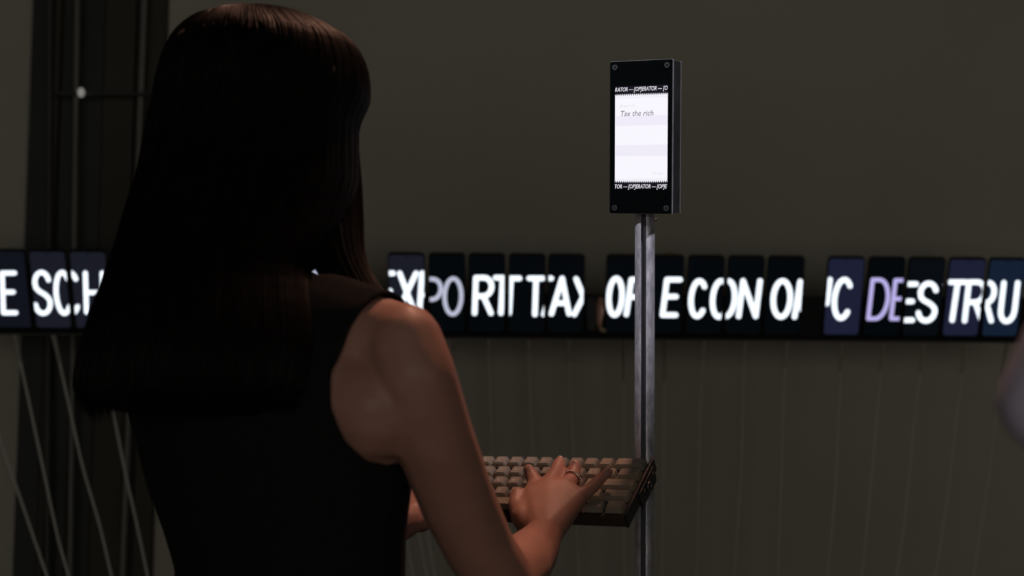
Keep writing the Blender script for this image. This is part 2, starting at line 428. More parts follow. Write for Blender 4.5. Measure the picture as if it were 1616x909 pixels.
def cables():
    CB = [([(-38, 529), (-22, 610), (0, 693), (34, 792), (74, 909)], 'left'), ([(28, 529), (43, 621), (65, 725), (90, 842), (108, 909)], 'left'),
          ([(89, 529), (106, 626), (130, 734), (157, 828), (176, 909)], 'left'), ([(155, 529), (178, 648), (198, 747), (216, 828), (233, 909)], 'left'),
          ([(600, 529), (628, 680), (650, 790), (674, 909)], 'gap'), ([(640, 529), (655, 690), (668, 800), (686, 909)], 'gap'), ([(560, 529), (600, 680), (630, 800), (652, 909)], 'gap'),
          ([(708, 529), (712, 600), (720, 700), (728, 909)], 'mid'), ([(771, 529), (773, 600), (777, 720), (786, 909)], 'mid'), ([(834, 529), (836, 600), (840, 720), (846, 909)], 'mid'),
          ([(897, 529), (900, 620), (905, 720), (913, 909)], 'mid'), ([(983, 529), (984, 700), (985, 909)], 'mid'), ([(1048, 529), (1047, 700), (1044, 909)], 'right'),
          ([(1110, 529), (1106, 620), (1103, 740), (1100, 909)], 'right'), ([(1174, 530), (1172, 620), (1170, 740), (1158, 909)], 'right'), ([(1240, 530), (1236, 640), (1233, 760), (1227, 909)], 'right'),
          ([(1326, 532), (1323, 650), (1318, 770), (1306, 909)], 'right'), ([(1391, 535), (1384, 650), (1374, 770), (1360, 909)], 'right'), ([(1455, 537), (1444, 650), (1433, 770), (1415, 909)], 'right'),
          ([(1520, 540), (1510, 650), (1497, 770), (1476, 909)], 'right'), ([(1584, 543), (1572, 660), (1557, 770), (1536, 909)], 'right')]
    L = ['white cable hanging from beyond the left edge, leftmost strand', 'white cable hanging from the letter E phone at far left', 'white cable hanging from the S phone',
         'white cable emerging below the long hair, under the H phone', 'pale cable in the gap between waist and arm, middle one', 'pale cable in the gap between waist and arm, nearest the arm',
         'pale cable in the gap between waist and arm, nearest the waist', 'thin cable just right of the bare shoulder', 'thin cable under the R phone', 'thin cable under the whole T phone',
         'thin cable under the A phone above the keyboard', 'thin cable hidden beside the post, on its left', 'thin cable directly right of the steel post', 'thin cable under the C phone, second right of the post',
         'thin cable under the N phone', 'thin cable under the O and M phone', 'thin cable under the navy phone with bright C', 'thin cable under the lavender D phone', 'thin cable under the S and E bars phone',
         'thin cable under the T and R phone', 'rightmost thin cable under the U phone']
    for (pts, kind), lab in zip(CB, L):
        Y = 2.90
        p = [W(a, b, Y) for a, b in pts]
        top = p[0] + Vector((0, -.03, .012)); mid0 = p[0] + Vector((0, -.015, -.004))
        d = (p[-1] - p[-2]); d = d / -d.z
        ctrl = [top, mid0] + p[1:]
        while ctrl[-1].z > .12:
            q = ctrl[-1] + d * .22; d = Vector((d.x * .45, 0, -1)); ctrl.append(q if q.z > .03 else Vector((q.x, Y, .006)))
        ctrl[-1].z = .006; ctrl.append(ctrl[-1] + Vector((.05 if d.x > 0 else -.05, .06, 0)))
        # catmull rom
        out = []
        c = [ctrl[0]] + ctrl + [ctrl[-1]]
        for i in range(1, len(c) - 2):
            for k in range(6):
                t = k / 6; a, b, e, g = c[i - 1], c[i], c[i + 1], c[i + 2]
                out.append(.5 * ((2 * b) + (e - a) * t + (2 * a - 5 * b + 4 * e - g) * t * t + (3 * b - a - 3 * e + g) * t ** 3))
        out.append(ctrl[-1])
        t = thing('charging_cable', lab, 'cable', Matrix.Translation(ctrl[0]), 'charging cables hanging below the phones')
        r = .0028 if kind in ('left', 'gap') else .0022
        m = 'cable' if kind in ('left', 'gap') else 'cable_dim'
        bm = bmesh.new(); tube(bm, out[2:], r, 8); obj('cord', bm, m, t, smooth=True)
        bm = bmesh.new(); tube(bm, [ctrl[0], out[4], out[9]], [r * 1.9, r * 1.9, r * 1.3], 8); obj('plug', bm, m, t, smooth=True)


cables()
# ------------------------------------------------------------------ terminal box, post, keyboard
def ypr(y, p, r): return Matrix.Rotation(R(y), 4, 'Z') @ Matrix.Rotation(R(p), 4, 'X') @ Matrix.Rotation(R(r), 4, 'Y')


BXM = Matrix.Translation((.11406, 1.66, 1.65042)) @ ypr(-28.304, 7.716, 3.481)
BW, BH, BT = .0790, .1791, .0278


def text_mesh(name, s, size, m, parent, x, y, z, shear=0, offset=0, width=None, sx=1):
    c = bpy.data.curves.new(name, 'FONT'); c.body = s; c.size = size; c.shear = shear; c.offset = offset; c.resolution_u = 3
    o = bpy.data.objects.new(name, c); COL.objects.link(o)
    bpy.context.view_layer.update()
    dg = bpy.context.evaluated_depsgraph_get(); me = bpy.data.meshes.new_from_object(o.evaluated_get(dg))
    bpy.data.objects.remove(o); bpy.data.curves.remove(c)
    xs = [v.co.x for v in me.vertices] or [0]; w0 = min(xs); wd = max(xs) - w0
    k = (width / wd) if width else sx
    for v in me.vertices:
        v.co = Vector((x + (v.co.x - w0) * k, y, z + v.co.y))
    me.materials.clear(); me.materials.append(M[m])
    for p in me.polygons: p.material_index = 0
    ob = bpy.data.objects.new(name, me); COL.objects.link(ob); ob.parent = parent
    return ob


def terminal():
    t = thing('display_box', 'black box with lit white screen reading Tax the rich on top of the post', 'screen', BXM)
    obj('housing', B(.0005, BW - .0005, .0035, BT, -BH + .0005, -.0005, bev=.0012), 'black_metal', t, local=True)
    obj('front_plate', prism(bmesh.new(), rrect(0, BW, -BH, 0, .0012, 2), 0, .003), 'face', t, local=True)
    bm = bmesh.new()
    box(bm, BW - .0004, BW + .0004, .0004, .0034, -BH, 0); box(bm, 0, BW, .0006, .0034, -.0003, .0005); box(bm, 0, BW, .0006, .0034, -BH - .0005, -BH + .0003)
    box(bm, BW - .0006, BW + .0002, BT - .0006, BT + .0002, -BH, 0)
    obj('edge_trim', bm, 'edge', t, local=True)
    for sx in (.0065, BW - .0065):
        for sz in (-.0065, -BH + .0065):
            bm = bmesh.new(); cyl(bm, (sx, .0002, sz), (0, -1, 0), .0033, .0012, 18)
            s = obj('screw', bm, 'screw', t, local=True)
            bm = bmesh.new(); cyl(bm, (sx, -.0010, sz), (0, -1, 0), .0016, .0003, 6)
            q = bpy.data.objects.new('hex_socket', bpy.data.meshes.new('hex_socket')); bm.to_mesh(q.data); bm.free(); q.data.materials.append(M['black_plastic']); COL.objects.link(q); q.parent = s
    # screen area: x .0068 .. .0735 ; white z
    xa, xb = .0069, .0738; zt, zb = -.0385, -.1425
    sc = obj('screen', B(xa, xb, -.0004, .0002, -.149, -.029), 's_off', t, local=True)
    def flat(name, x0, x1, z0, z1, m, dy=-.0006):
        bm = bmesh.new(); vs = [bm.verts.new(p) for p in ((x0, dy, z0), (x1, dy, z0), (x1, dy, z1), (x0, dy, z1))]; bm.faces.new(vs)
        return obj(name, bm, m, sc, local=True)
    flat('page', xa, xb, zb, zt, 's_white')
    flat('page_band', xa, xb, -.0757, -.064, 's_pale', -.0007); flat('page_band', xa, xb, -.1115, -.0985, 's_pale', -.0007)
    for (z0, sgn, mm, y) in ((zt, -1, 's_off', -.0008), (zt - .0032, -1, 's_faint', -.0008), (zb, 1, 's_off', -.0008), (zb + .0032, 1, 's_faint', -.0008)):
        bm = bmesh.new(); n = 27; dx = (xb - xa) / n
        for k in range(n):
            xx = xa + k * dx
            if mm == 's_off':
                bm.faces.new([bm.verts.new(p) for p in ((xx + .15 * dx, y, z0 - sgn * .0002), (xx + .85 * dx, y, z0 - sgn * .0002), (xx + .5 * dx, y, z0 + sgn * .0026))])
            else:
                a = (xx, z0); b = (xx + .5 * dx, z0 + sgn * .0016); c = (xx + dx, z0)
                for p, q in ((a, b), (b, c)):
                    bm.faces.new([bm.verts.new(v) for v in ((p[0], y, p[1]), (q[0], y, q[1]), (q[0], y, q[1] - .00035), (p[0], y, p[1] - .00035))])
        o = obj('tooth_border', bm, mm, sc, local=True); o['kind'] = 'stuff'
    text_mesh('header_text', 'RATOR — [OP]ERATOR — [O', .0068, 's_head', sc, xa, -.0008, -.0352, shear=.25, offset=.00007, width=xb - xa - .0003)
    text_mesh('footer_text', 'TOR — [OP]ERATOR — [OP]E', .0068, 's_head', sc, xa, -.0008, -.1495, shear=.25, offset=.00007, width=xb - xa - .0003)
    text_mesh('message_text', 'Tax the rich', .0092, 's_text', sc, xa + .0075, -.0009, -.0643, shear=.22, width=.0415)
    text_mesh('caption_text', '@ngac.soft', .0040, 's_ghost', sc, xa + .0055, -.0009, -.0535, shear=.2, width=.020)
    text_mesh('counter_text', '100 280', .0040, 's_ghost', sc, xb - .019, -.0009, -.1335, width=.014)
    # post
    pc = W(1017.5, 450, 1.690)
    p = thing('steel_post', 'slotted galvanised steel post carrying the display box and keyboard', 'post', Matrix.Translation((pc.x, 1.690, 0)))
    ztop = (BXM @ Vector((BW / 2, 0, -BH))).z + .007
    r = .0118; prof = []; n = 40; a0 = R(-90 - 13)          # slot faces the camera side
    for k in range(n + 1):
        a = a0 + R(15) + (2 * math.pi - R(30)) * k / n; prof.append((r * math.cos(a), r * math.sin(a)))
    prof += [(.62 * r * math.cos(a0 - R(20)), .62 * r * math.sin(a0 - R(20))), (.62 * r * math.cos(a0 + R(20)), .62 * r * math.sin(a0 + R(20)))]
    bm = bmesh.new(); lo = [bm.verts.new((pc.x + x, 1.690 + y, .008)) for x, y in prof]; hi = [bm.verts.new((pc.x + x, 1.690 + y, ztop)) for x, y in prof]
    N = len(prof)
    for i in range(N): bm.faces.new((lo[i], lo[(i + 1) % N], hi[(i + 1) % N], hi[i]))
    bm.faces.new(lo); bm.faces.new(hi)
    obj('tube', bm, 'steel', p)
    bm = bmesh.new(); cyl(bm, (pc.x, 1.690, 0), (0, 0, 1), .14, .008, 40); obj('base_plate', bm, 'black_metal', p)
    obj('slot_shade', B(pc.x - .0052 - .0015, pc.x + .0022, 1.690 - .0085, 1.690 - .006, .01, ztop - .001), 'slot', p)  # dark strip paints the shade inside the slot
    # wide galvanised seam strip that catches light
    bm = bmesh.new(); cyl(bm, (pc.x + .0105, 1.688, ztop - .012), (1, -.3, 0), .0016, .0045, 10); obj('grub_screw', bm, 'screw', p)


terminal()

KM = Matrix.Translation((.16156, 1.67687, 1.18505)) @ ypr(-25.93, 34.14, -.79)
KU = .020


def keyboard():
    t = thing('keyboard', 'compact keyboard with beige keys in a brown case clamped to the post', 'keyboard', KM)
    Wd, Dp = 15 * KU, 5 * KU
    # case : tray sits below key tops (z=0 is the key top plane)
    bm = B(-Wd - .004, .004, -Dp - .004, .004, -.022, -.0075, bev=.0015); obj('case', bm, 'kcase', t, local=True)
    bm = bmesh.new()
    box(bm, .0015, .0045, -Dp - .0045, .0045, -.022, -.004, bev=.0006)
    obj('side_rail', bm, 'black_metal', t, local=True)
    obj('side_rail', B(-Wd - .0045, -Wd - .0015, -Dp - .0045, .0045, -.022, -.004, bev=.0006), 'black_metal', t, local=True)
    rows = [[1] * 13 + [2], [1.5] + [1] * 12 + [1.5], [1.75] + [1] * 11 + [2.25], [2.25] + [1] * 10 + [1, 1.75], [1.25] * 3 + [6.25] + [1.25] * 4]
    legs = ['`1234567890-=', ' QWERTYUIOP[] ', " ASDFGHJKL;' ", ' ZXCVBNM,./  ', '        ']
    cache = {}; lc = {}
    for r_, row in enumerate(rows):
        x = -Wd
        for k, wd in enumerate(row):
            if wd not in cache:
                me = bpy.data.meshes.new('keycap'); bm = bmesh.new(); g = .0016
                w_ = wd * KU
                lo = [(g, -KU + g), (w_ - g, -KU + g), (w_ - g, -g), (g, -g)]
                hi = [(g + .0016, -KU + g + .0014), (w_ - g - .0016, -KU + g + .0014), (w_ - g - .0016, -g - .0012), (g + .0016, -g - .0012)]
                a = [bm.verts.new((*p, -.0070)) for p in lo]; b = [bm.verts.new((*p, 0)) for p in hi]
                bm.faces.new(a[::-1]); top = bm.faces.new(b)
                for i in range(4): bm.faces.new((a[i], a[(i + 1) % 4], b[(i + 1) % 4], b[i]))
                bmesh.ops.bevel(bm, geom=[e for e in bm.edges if not (e.verts[0] in a and e.verts[1] in a)], offset=.0011, segments=2, affect='EDGES')
                bm.to_mesh(me); bm.free(); me.materials.append(M['key']); cache[wd] = me
            o = bpy.data.objects.new('keycap', cache[wd]); COL.objects.link(o); o.parent = t
            o.location = (x, -r_ * KU, random.uniform(-.0002, .0002))
            ch = legs[r_][k] if k < len(legs[r_]) else ' '
            if ch != ' ': text_mesh('legend', ch, .0055, 'legend', o, .0045, 0, 0).rotation_euler = (0, 0, 0)
            x += wd * KU
    for o in t.children:
        for c in o.children:
            if c.name.startswith('legend'):
                for v in c.data.vertices: v.co = Vector((v.co.x + .003, v.co.z - .0120, .0002))
    # bracket between keyboard and post
    bm = bmesh.new()
    box(bm, -.030, .004, -.055, .000, -.030, -.0225, bev=.001); box(bm, .0046, .0058, -.060, -.006, -.030, -.009, bev=.0004)
    obj('mounting_bracket', bm, 'black_metal', t, local=True)
    for yy in (-.012, -.045):
        bm = bmesh.new(); cyl(bm, (.0058, yy, -.015), (1, 0, 0), .0022, .0010, 12); obj('bolt', bm, 'screw', t, local=True)
    bm = bmesh.new(); c = Vector((.0072, -.032, -.019)); ring = [c + Vector((0, math.cos(a), math.sin(a))) * .0052 for a in [2 * math.pi * k / 16 for k in range(17)]]
    tube(bm, ring, .0011, 6); obj('clamp_ring', bm, 'screw', t, local=True, smooth=True)


keyboard()
# ------------------------------------------------------------------ people
_ico = {}


def hull(bm, balls, sub=2):
    """convex hull of spheres (p, r) or ellipsoids (p, (rx,ry,rz), rot)"""
    vs = []
    for b in balls:
        p = Vector(b[0]); r = b[1]
        if sub not in _ico:
            t = bmesh.new(); bmesh.ops.create_icosphere(t, subdivisions=sub, radius=1); _ico[sub] = [v.co.copy() for v in t.verts]; t.free()
        for c in _ico[sub]:
            if isinstance(r, (tuple, list)):
                q = Vector((c.x * r[0], c.y * r[1], c.z * r[2]))
                if len(b) > 2: q = b[2] @ q
            else: q = c * r
            vs.append(bm.verts.new(p + q))
    res = bmesh.ops.convex_hull(bm, input=vs)
    dead = {g for g in res['geom_interior'] + res['geom_unused'] if isinstance(g, bmesh.types.BMVert)}
    bmesh.ops.delete(bm, geom=list(dead), context='VERTS')


def chain(bm, pts, rad):
    for i in range(len(pts) - 1): hull(bm, [(pts[i], rad[i]), (pts[i + 1], rad[i + 1])])


def relax(me, keep, it):
    import numpy as np
    n = len(me.vertices); co = np.empty(n * 3, 'f8'); me.vertices.foreach_get('co', co); co = co.reshape(-1, 3)
    e = np.empty(len(me.edges) * 2, 'i8'); me.edges.foreach_get('vertices', e); e = e.reshape(-1, 2)
    deg = np.bincount(e.ravel(), minlength=n)[:, None]
    wgt = np.ones(n)
    for c, r0, r1 in keep:
        d = np.linalg.norm(co - np.array(c), axis=1); wgt = np.minimum(wgt, np.clip((d - r0) / (r1 - r0), 0, 1))
    wgt = wgt[:, None]
    for k in range(it):
        f = .6 if k % 2 == 0 else -.52
        av = np.stack([np.bincount(e[:, 0], co[e[:, 1], a], n) + np.bincount(e[:, 1], co[e[:, 0], a], n) for a in range(3)], 1) / deg
        co = co + (av - co) * wgt * f
    me.vertices.foreach_set('co', co.ravel())


def remeshed(name, bm, voxel, m, parent, it=6, cut=None, thick=0, fac=.5, keep=None):
    me = bpy.data.meshes.new(name); bmesh.ops.recalc_face_normals(bm, faces=bm.faces); bm.to_mesh(me); bm.free()
    o = bpy.data.objects.new(name, me); COL.objects.link(o)
    rm = o.modifiers.new('r', 'REMESH'); rm.mode = 'VOXEL'; rm.voxel_size = voxel
    s = o.modifiers.new('s', 'SMOOTH'); s.factor = fac; s.iterations = it
    bpy.context.view_layer.update()
    dg = bpy.context.evaluated_depsgraph_get(); nm = bpy.data.meshes.new_from_object(o.evaluated_get(dg))
    bpy.data.objects.remove(o)
    if keep: relax(nm, keep, 150)
    if cut or thick:
        b2 = bmesh.new(); b2.from_mesh(nm)
        if cut:
            bmesh.ops.delete(b2, geom=[f for f in b2.faces if cut(f.calc_center_median())], context='FACES')
            for _ in range(4):
                be = {v for e in b2.edges if e.is_boundary for v in e.verts}
                new = {}
                for v in be:
                    nb = [e.other_vert(v) for e in v.link_edges if e.is_boundary]
                    if len(nb) == 2: new[v] = v.co * .4 + (nb[0].co + nb[1].co) * .3
                for v, c in new.items(): v.co = c
        if thick:
            g = bmesh.ops.solidify(b2, geom=b2.faces[:], thickness=thick)
        b2.to_mesh(nm); b2.free()
    nm.polygons.foreach_set('use_smooth', [True] * len(nm.polygons)); nm.materials.clear(); nm.materials.append(M[m])
    o = bpy.data.objects.new(name, nm); COL.objects.link(o); o.parent = parent
    if parent: o.matrix_parent_inverse = MW(parent).inverted()
    return o


YAW = -35.0
RA = Vector((math.cos(R(YAW)), math.sin(R(YAW)), 0))     # her right
FA = Vector((-math.sin(R(YAW)), math.cos(R(YAW)), 0))    # her front
RT = Matrix.Rotation(R(YAW), 3, 'Z')


def hand(bm, wrist, mcps, fingers, thumb, rad, wr=.021):
    """fingers: list of [pip, dip, tip]; all world vectors"""
    hull(bm, [(wrist, wr * .82)] + [(mcps[0], .0115), (mcps[1], .0118)])
    hull(bm, [(wrist, wr * .82)] + [(mcps[1], .0118), (mcps[2], .0112)])
    hull(bm, [(wrist, wr * .82)] + [(mcps[2], .0112), (mcps[3], .0100)])
    for m, fg, r in zip(mcps, fingers, rad):
        chain(bm, [m] + fg, [r * 1.22, r * 1.06, r * .95, r * .80])
    for m in mcps:
        up = Vector((0, -.0005, .0022)); chain(bm, [wrist.lerp(m, .25) + up, wrist.lerp(m, .7) + up * 1.2, m + up], [.010, .0088, .0098])
    chain(bm, thumb, [.0145, .0112, .0090, .0074])
    hull(bm, [(thumb[0], .015), (thumb[1], .0125), (mcps[0], .010)])


def woman():
    cx = W(430, 700, 1.36)
    t = thing('person', 'person with long dark hair in a sleeveless black top, back turned, typing on the keyboard', 'person', Matrix.Translation((cx.x, 1.37, 0)))
    # torso sections: px, py, depth, half-width, half-depth
    T = [(455, 1010, 1.385, .135, .105), (457, 909, 1.38, .116, .086), (447, 840, 1.375, .124, .090), (438, 770, 1.37, .136, .098), (430, 700, 1.362, .143, .102), (424, 640, 1.355, .146, .098),
         (420, 590, 1.35, .142, .090), (418, 550, 1.35, .128, .078), (415, 515, 1.35, .095, .060)]
    def torso(bm, g=0.0):
        for a, b in zip(T, T[1:]):
            hull(bm, [(W(s[0], s[1], s[2]), (s[3] + g, s[4] + g, .028 + g), RT) for s in (a, b)], 3)
        # trapezius / shoulder yoke
        for s in (1, -1):
            j = shR if s > 0 else shL
            hull(bm, [(neck, .040 + g), (j + Vector((0, 0, .004)) - RA * s * .018, .036 + g), (W(418, 560, 1.35) + RA * s * .06, .055 + g)])
            hull(bm, [(j - RA * s * .03 + Vector((0, 0, -.055)), .052 + g), (W(424, 640, 1.355) + RA * s * .085, .055 + g), (W(418, 560, 1.35) + RA * s * .05, .055 + g)])
    shR = W(636, 540, 1.262); shL = W(262, 556, 1.46)
    neck = W(414, 470, 1.352); head = W(428, 205, 1.385)
    elR = W(792, 918, 1.40); wrR = W(857, 848, 1.565)
    bm = bmesh.new()
    torso(bm)
    hull(bm, [(neck - Vector((0, 0, .03)), .047), (head - Vector((0, 0, .075)), .044)])
    # head
    HY = Matrix.Rotation(R(-40), 3, 'Z'); hf = HY @ Vector((0, 1, 0)); hr = HY @ Vector((1, 0, 0)); U = Vector((0, 0, 1))
    hull(bm, [(head + U * .028 - hf * .008, (.068, .082, .078), HY), (head - U * .03 + hf * .02, (.055, .060, .06), HY)], 3)
    hull(bm, [(head - U * .03 + hf * .02, (.052, .06, .05), HY), (head - U * .085 + hf * .052, .017), (head - U * .06 - hf * .0 + hr * .042, .016), (head - U * .06 + hr * -.042, .016)], 3)
    hull(bm, [(head + U * .008 + hf * .078, .008), (head - U * .028 + hf * .094, .0085), (head - U * .032 + hf * .08 + hr * .009, .007), (head - U * .032 + hf * .08 - hr * .009, .007)])
    for s in (1, -1):
        hull(bm, [(head - U * .002 + hr * s * .066 - hf * .005, (.005, .016, .026), HY)])
    # arms
    upR = [shR, W(652, 590, 1.258), W(684, 690, 1.285), W(722, 790, 1.33), W(757, 866, 1.37), elR]
    chain(bm, upR, [.0365, .0385, .0375, .0360, .0345, .0335])
    chain(bm, [elR, W(820, 895, 1.455), W(842, 870, 1.52), wrR], [.0335, .033, .0275, .0215])
    hull(bm, [(shR + Vector((0, 0, -.01)), .036), (W(600, 600, 1.285), .034), (W(652, 600, 1.262), .034)])
    hull(bm, [(W(600, 600, 1.285), .034), (W(592, 690, 1.30), .030), (W(560, 640, 1.31), .035)])
    mc = [W(838, 786, 1.632), W(864, 773, 1.642), W(892, 774, 1.640), W(915, 789, 1.625)]
    for q in mc: q.z += .003
    fg = [[W(845, 762, 1.655), W(838, 749, 1.667), W(834, 741, 1.668)],
          [W(877, 748, 1.672), W(882, 734, 1.690), W(884, 727, 1.694)],
          [W(902, 757, 1.660), W(907, 740, 1.676), W(908, 733, 1.676)],
          [W(934, 770, 1.630), W(949, 754, 1.637), W(961, 744, 1.638)]]
    th = [W(842, 838, 1.585), W(822, 815, 1.600), W(813, 797, 1.615), W(816, 778, 1.630)]
    hand(bm, wrR, mc, fg, th, [.0088, .0092, .0088, .0074], .0235)
    # left arm
    elL = W(420, 930, 1.62); wrL = W(640, 822, 1.70)
    chain(bm, [shL, (shL + elL) / 2, elL], [.0365, .036, .033]); chain(bm, [elL, (elL + wrL) / 2, wrL], [.033, .030, .021])
    mcl = [W(700, 782, 1.745), W(684, 768, 1.765), W(668, 762, 1.78), W(652, 770, 1.79)]
    fl = [[m + Vector((.012, .022, .017)) , m + Vector((.018, .036, .010)), m + Vector((.021, .043, .002))] for m in mcl]
    thl = [wrL + Vector((.018, .01, .0)), W(690, 805, 1.715), W(705, 797, 1.725), W(716, 790, 1.735)]
    hand(bm, wrL, mcl, fl, thl, [.0078, .0082, .0078, .0066], .022)
    body = remeshed('body', bm, .0026, 'skin', t, it=5, keep=[((wrR + mc[1]) / 2, .075, .13), (wrL, .09, .15), (head, .11, .15)])
    # fingernails
    def nail(tip, prev, up):
        d = (tip - prev).normalized(); n = (up - d * up.dot(d)).normalized(); s = d.cross(n)
        b2 = bmesh.new(); bmesh.ops.create_uvsphere(b2, u_segments=10, v_segments=6, radius=1)
        mm = Matrix((s, d, n)).transposed().to_4x4()
        bmesh.ops.transform(b2, matrix=Matrix.Translation(tip + n * .0042 - d * .0005) @ mm @ Matrix.Diagonal((.0042, .0052, .0016, 1)), verts=b2.verts)
        return b2
    for f in fg: obj('fingernail', nail(f[2], f[1], Vector((0, -.2, 1))), 'nail', t, smooth=True)
    # ring of small crystals on the ring finger
    a, b_ = mc[2], fg[2][0]; d = (b_ - a).normalized(); c = a + (b_ - a) * 1.02
    s = d.cross(Vector((0, 0, 1))).normalized(); n = s.cross(d)
    bm = bmesh.new(); rr = .0098
    tube(bm, [c + (s * math.cos(a_) + n * math.sin(a_)) * rr for a_ in [2 * math.pi * k / 28 for k in range(29)]], .0013, 8)
    ring = obj('ring', bm, 'gold', t, smooth=True); ring['label'] = 'rose gold ring set with tiny stones'
    for k in range(9):
        a_ = R(10 + 20 * k); bm = bmesh.new(); bmesh.ops.create_icosphere(bm, subdivisions=1, radius=.0013, matrix=Matrix.Translation(c + (s * math.cos(a_) + n * math.sin(a_)) * (rr + .0011)))
        g = obj('crystal', bm, 'gem', ring)
    # face details (hidden from this side)
    for s_ in (1, -1):
        p = head + hf * .072 + hr * s_ * .030 + U * .004
        bm = bmesh.new(); bmesh.ops.create_uvsphere(bm, u_segments=14, v_segments=10, radius=.0115, matrix=Matrix.Translation(p - hf * .003)); e = obj('eye', bm, 'eye', t, smooth=True)
        bm = bmesh.new(); bmesh.ops.create_uvsphere(bm, u_segments=12, v_segments=8, radius=.0052, matrix=Matrix.Translation(p + hf * .0045)); obj('iris', bm, 'iris', e, smooth=True)
    bm = bmesh.new()
    for dz, w_ in ((.0022, .017), (-.0028, .015)):
        bmesh.ops.create_uvsphere(bm, u_segments=14, v_segments=8, radius=1, matrix=Matrix.Translation(head - U * (.055 - dz) + hf * .078) @ HY.to_4x4() @ Matrix.Diagonal((w_, .008, .004, 1)))
    obj('lips', bm, 'lips', t, smooth=True)
    # top ----------------------------------------------------------------
    prof = [(455, 605), (487, 598), (515, 583), (545, 570), (590, 557), (630, 559), (665, 566), (700, 577), (725, 588), (745, 603), (752, 640)]
    sp = [(W(x, y, 1.27).z, (W(x, y, 1.262) - cx).dot(RA)) for y, x in prof]
    def S(z):
        if z >= sp[0][0]: return sp[0][1]
        if z <= sp[-1][0]: return 9
        for (z1, s1), (z2, s2) in zip(sp, sp[1:]):
            if z2 <= z <= z1: return s1 + (s2 - s1) * (z1 - z) / (z1 - z2)
    zn = W(400, 440, 1.36).z
    def cut(p):
        s = (p - cx).dot(RA)
        if s > S(p.z) : return True
        if -s > S(p.z) + .03 and p.z > sp[3][0]: return True
        return p.z > zn or (p - neck).length < .062
    bm = bmesh.new(); torso(bm, .0065)
    remeshed('sleeveless_top', bm, .0055, 'top', t, it=6, cut=cut, thick=.0022)
    # trousers and shoes -------------------------------------------------
    hip = W(455, 1010, 1.385); kn = Vector((hip.x, hip.y, .48))
    bm = bmesh.new()
    hull(bm, [(hip, (.136, .102, .03), RT), (Vector((hip.x, hip.y, .86)), (.158, .118, .06), RT)], 3)
    for s in (1, -1):
        chain(bm, [Vector((hip.x, hip.y, .80)) + RA * s * .078, Vector((hip.x, hip.y, .46)) + RA * s * .085 + FA * .015, Vector((hip.x, hip.y, .10)) + RA * s * .09], [.080, .056, .045])
    remeshed('trousers', bm, .009, 'trousers', t, it=4)
    for s in (1, -1):
        f0 = Vector((hip.x, hip.y, .0)) + RA * s * .09
        bm = bmesh.new(); hull(bm, [(f0 + Vector((0, 0, .036)) - FA * .03, .033), (f0 + Vector((0, 0, .05)), .036)]); hull(bm, [(f0 + Vector((0, 0, .045)), .036), (f0 + FA * .15 + Vector((0, 0, .026)), .024), (f0 - FA * .03 + Vector((0, 0, .034)), .032)])
        sh = remeshed('shoe', bm, .006, 'shoe', t, it=3)
    # hair ---------------------------------------------------------------
    HR = [  # py, left, right, depth centre, half depth
        (23, 396, 424, 1.385, .012), (24, 368, 446, 1.385, .03), (28, 342, 474, 1.385, .048), (37, 318, 501, 1.385, .062), (52, 297, 528, 1.385, .075), (70, 281, 554, 1.385, .085), (98, 269, 571, 1.385, .091),
        (130, 260, 578, 1.385, .094), (160, 254, 577, 1.385, .094), (182, 249, 567, 1.383, .094), (205, 245, 560, 1.38, .093), (245, 238, 560, 1.375, .092), (290, 226, 560, 1.365, .090), (340, 210, 545, 1.35, .086),
        (385, 197, 520, 1.33, .080), (425, 184, 486, 1.305, .070), (470, 165, 484, 1.275, .058), (520, 148, 490, 1.255, .050), (570, 136, 488, 1.245, .046), (610, 130, 480, 1.243, .042), (632, 150, 470, 1.243, .034), (648, 188, 440, 1.245, .020), (656, 240, 400, 1.245, .008)]
    def dens(rows, k=3):
        c = [rows[0]] + rows + [rows[-1]]; out = []
        for i in range(1, len(c) - 2):
            for q in range(k):
                t_ = q / k
                out.append(tuple(.5 * (2 * b + (d - a) * t_ + (2 * a - 5 * b + 4 * d - e) * t_ * t_ + (3 * b - a - 3 * d + e) * t_ ** 3) for a, b, d, e in zip(c[i - 1], c[i], c[i + 1], c[i + 2])))
        return out + [rows[-1]]
    HR = dens(HR, 2)
    def ring_pts(row, n=56, k=1.0, rows=None):
        y, l, r_, d, hd = row; a = W(l, y, d); b = W(r_, y, d); c = (a + b) / 2; hw = (b - a).length / 2
        ax = (b - a).normalized(); ay = Vector((0, 1, 0))
        return [c + ax * hw * math.cos(u) * k + ay * hd * math.sin(u) * k for u in [2 * math.pi * i / n for i in range(n)]]
    def loft(rows, name, n=56, groove=.0022):
        bm = bmesh.new(); rings = []
        for j, row in enumerate(rows):
            pts = ring_pts(row, n); c = sum(pts, Vector()) / n
            rings.append([bm.verts.new(p + (p - c).normalized() * groove * (math.sin(i * 2.6) + .5 * math.sin(i * 5.1 + j * .15)) * min(1, j / 8)) for i, p in enumerate(pts)])
        for a, b in zip(rings, rings[1:]):
            for i in range(n): bm.faces.new((a[i], a[(i + 1) % n], b[(i + 1) % n], b[i]))
        bm.faces.new(rings[0]); bm.faces.new(rings[-1])
        return obj(name, bm, 'hair', t, smooth=True)
    hm = loft(HR, 'hair')
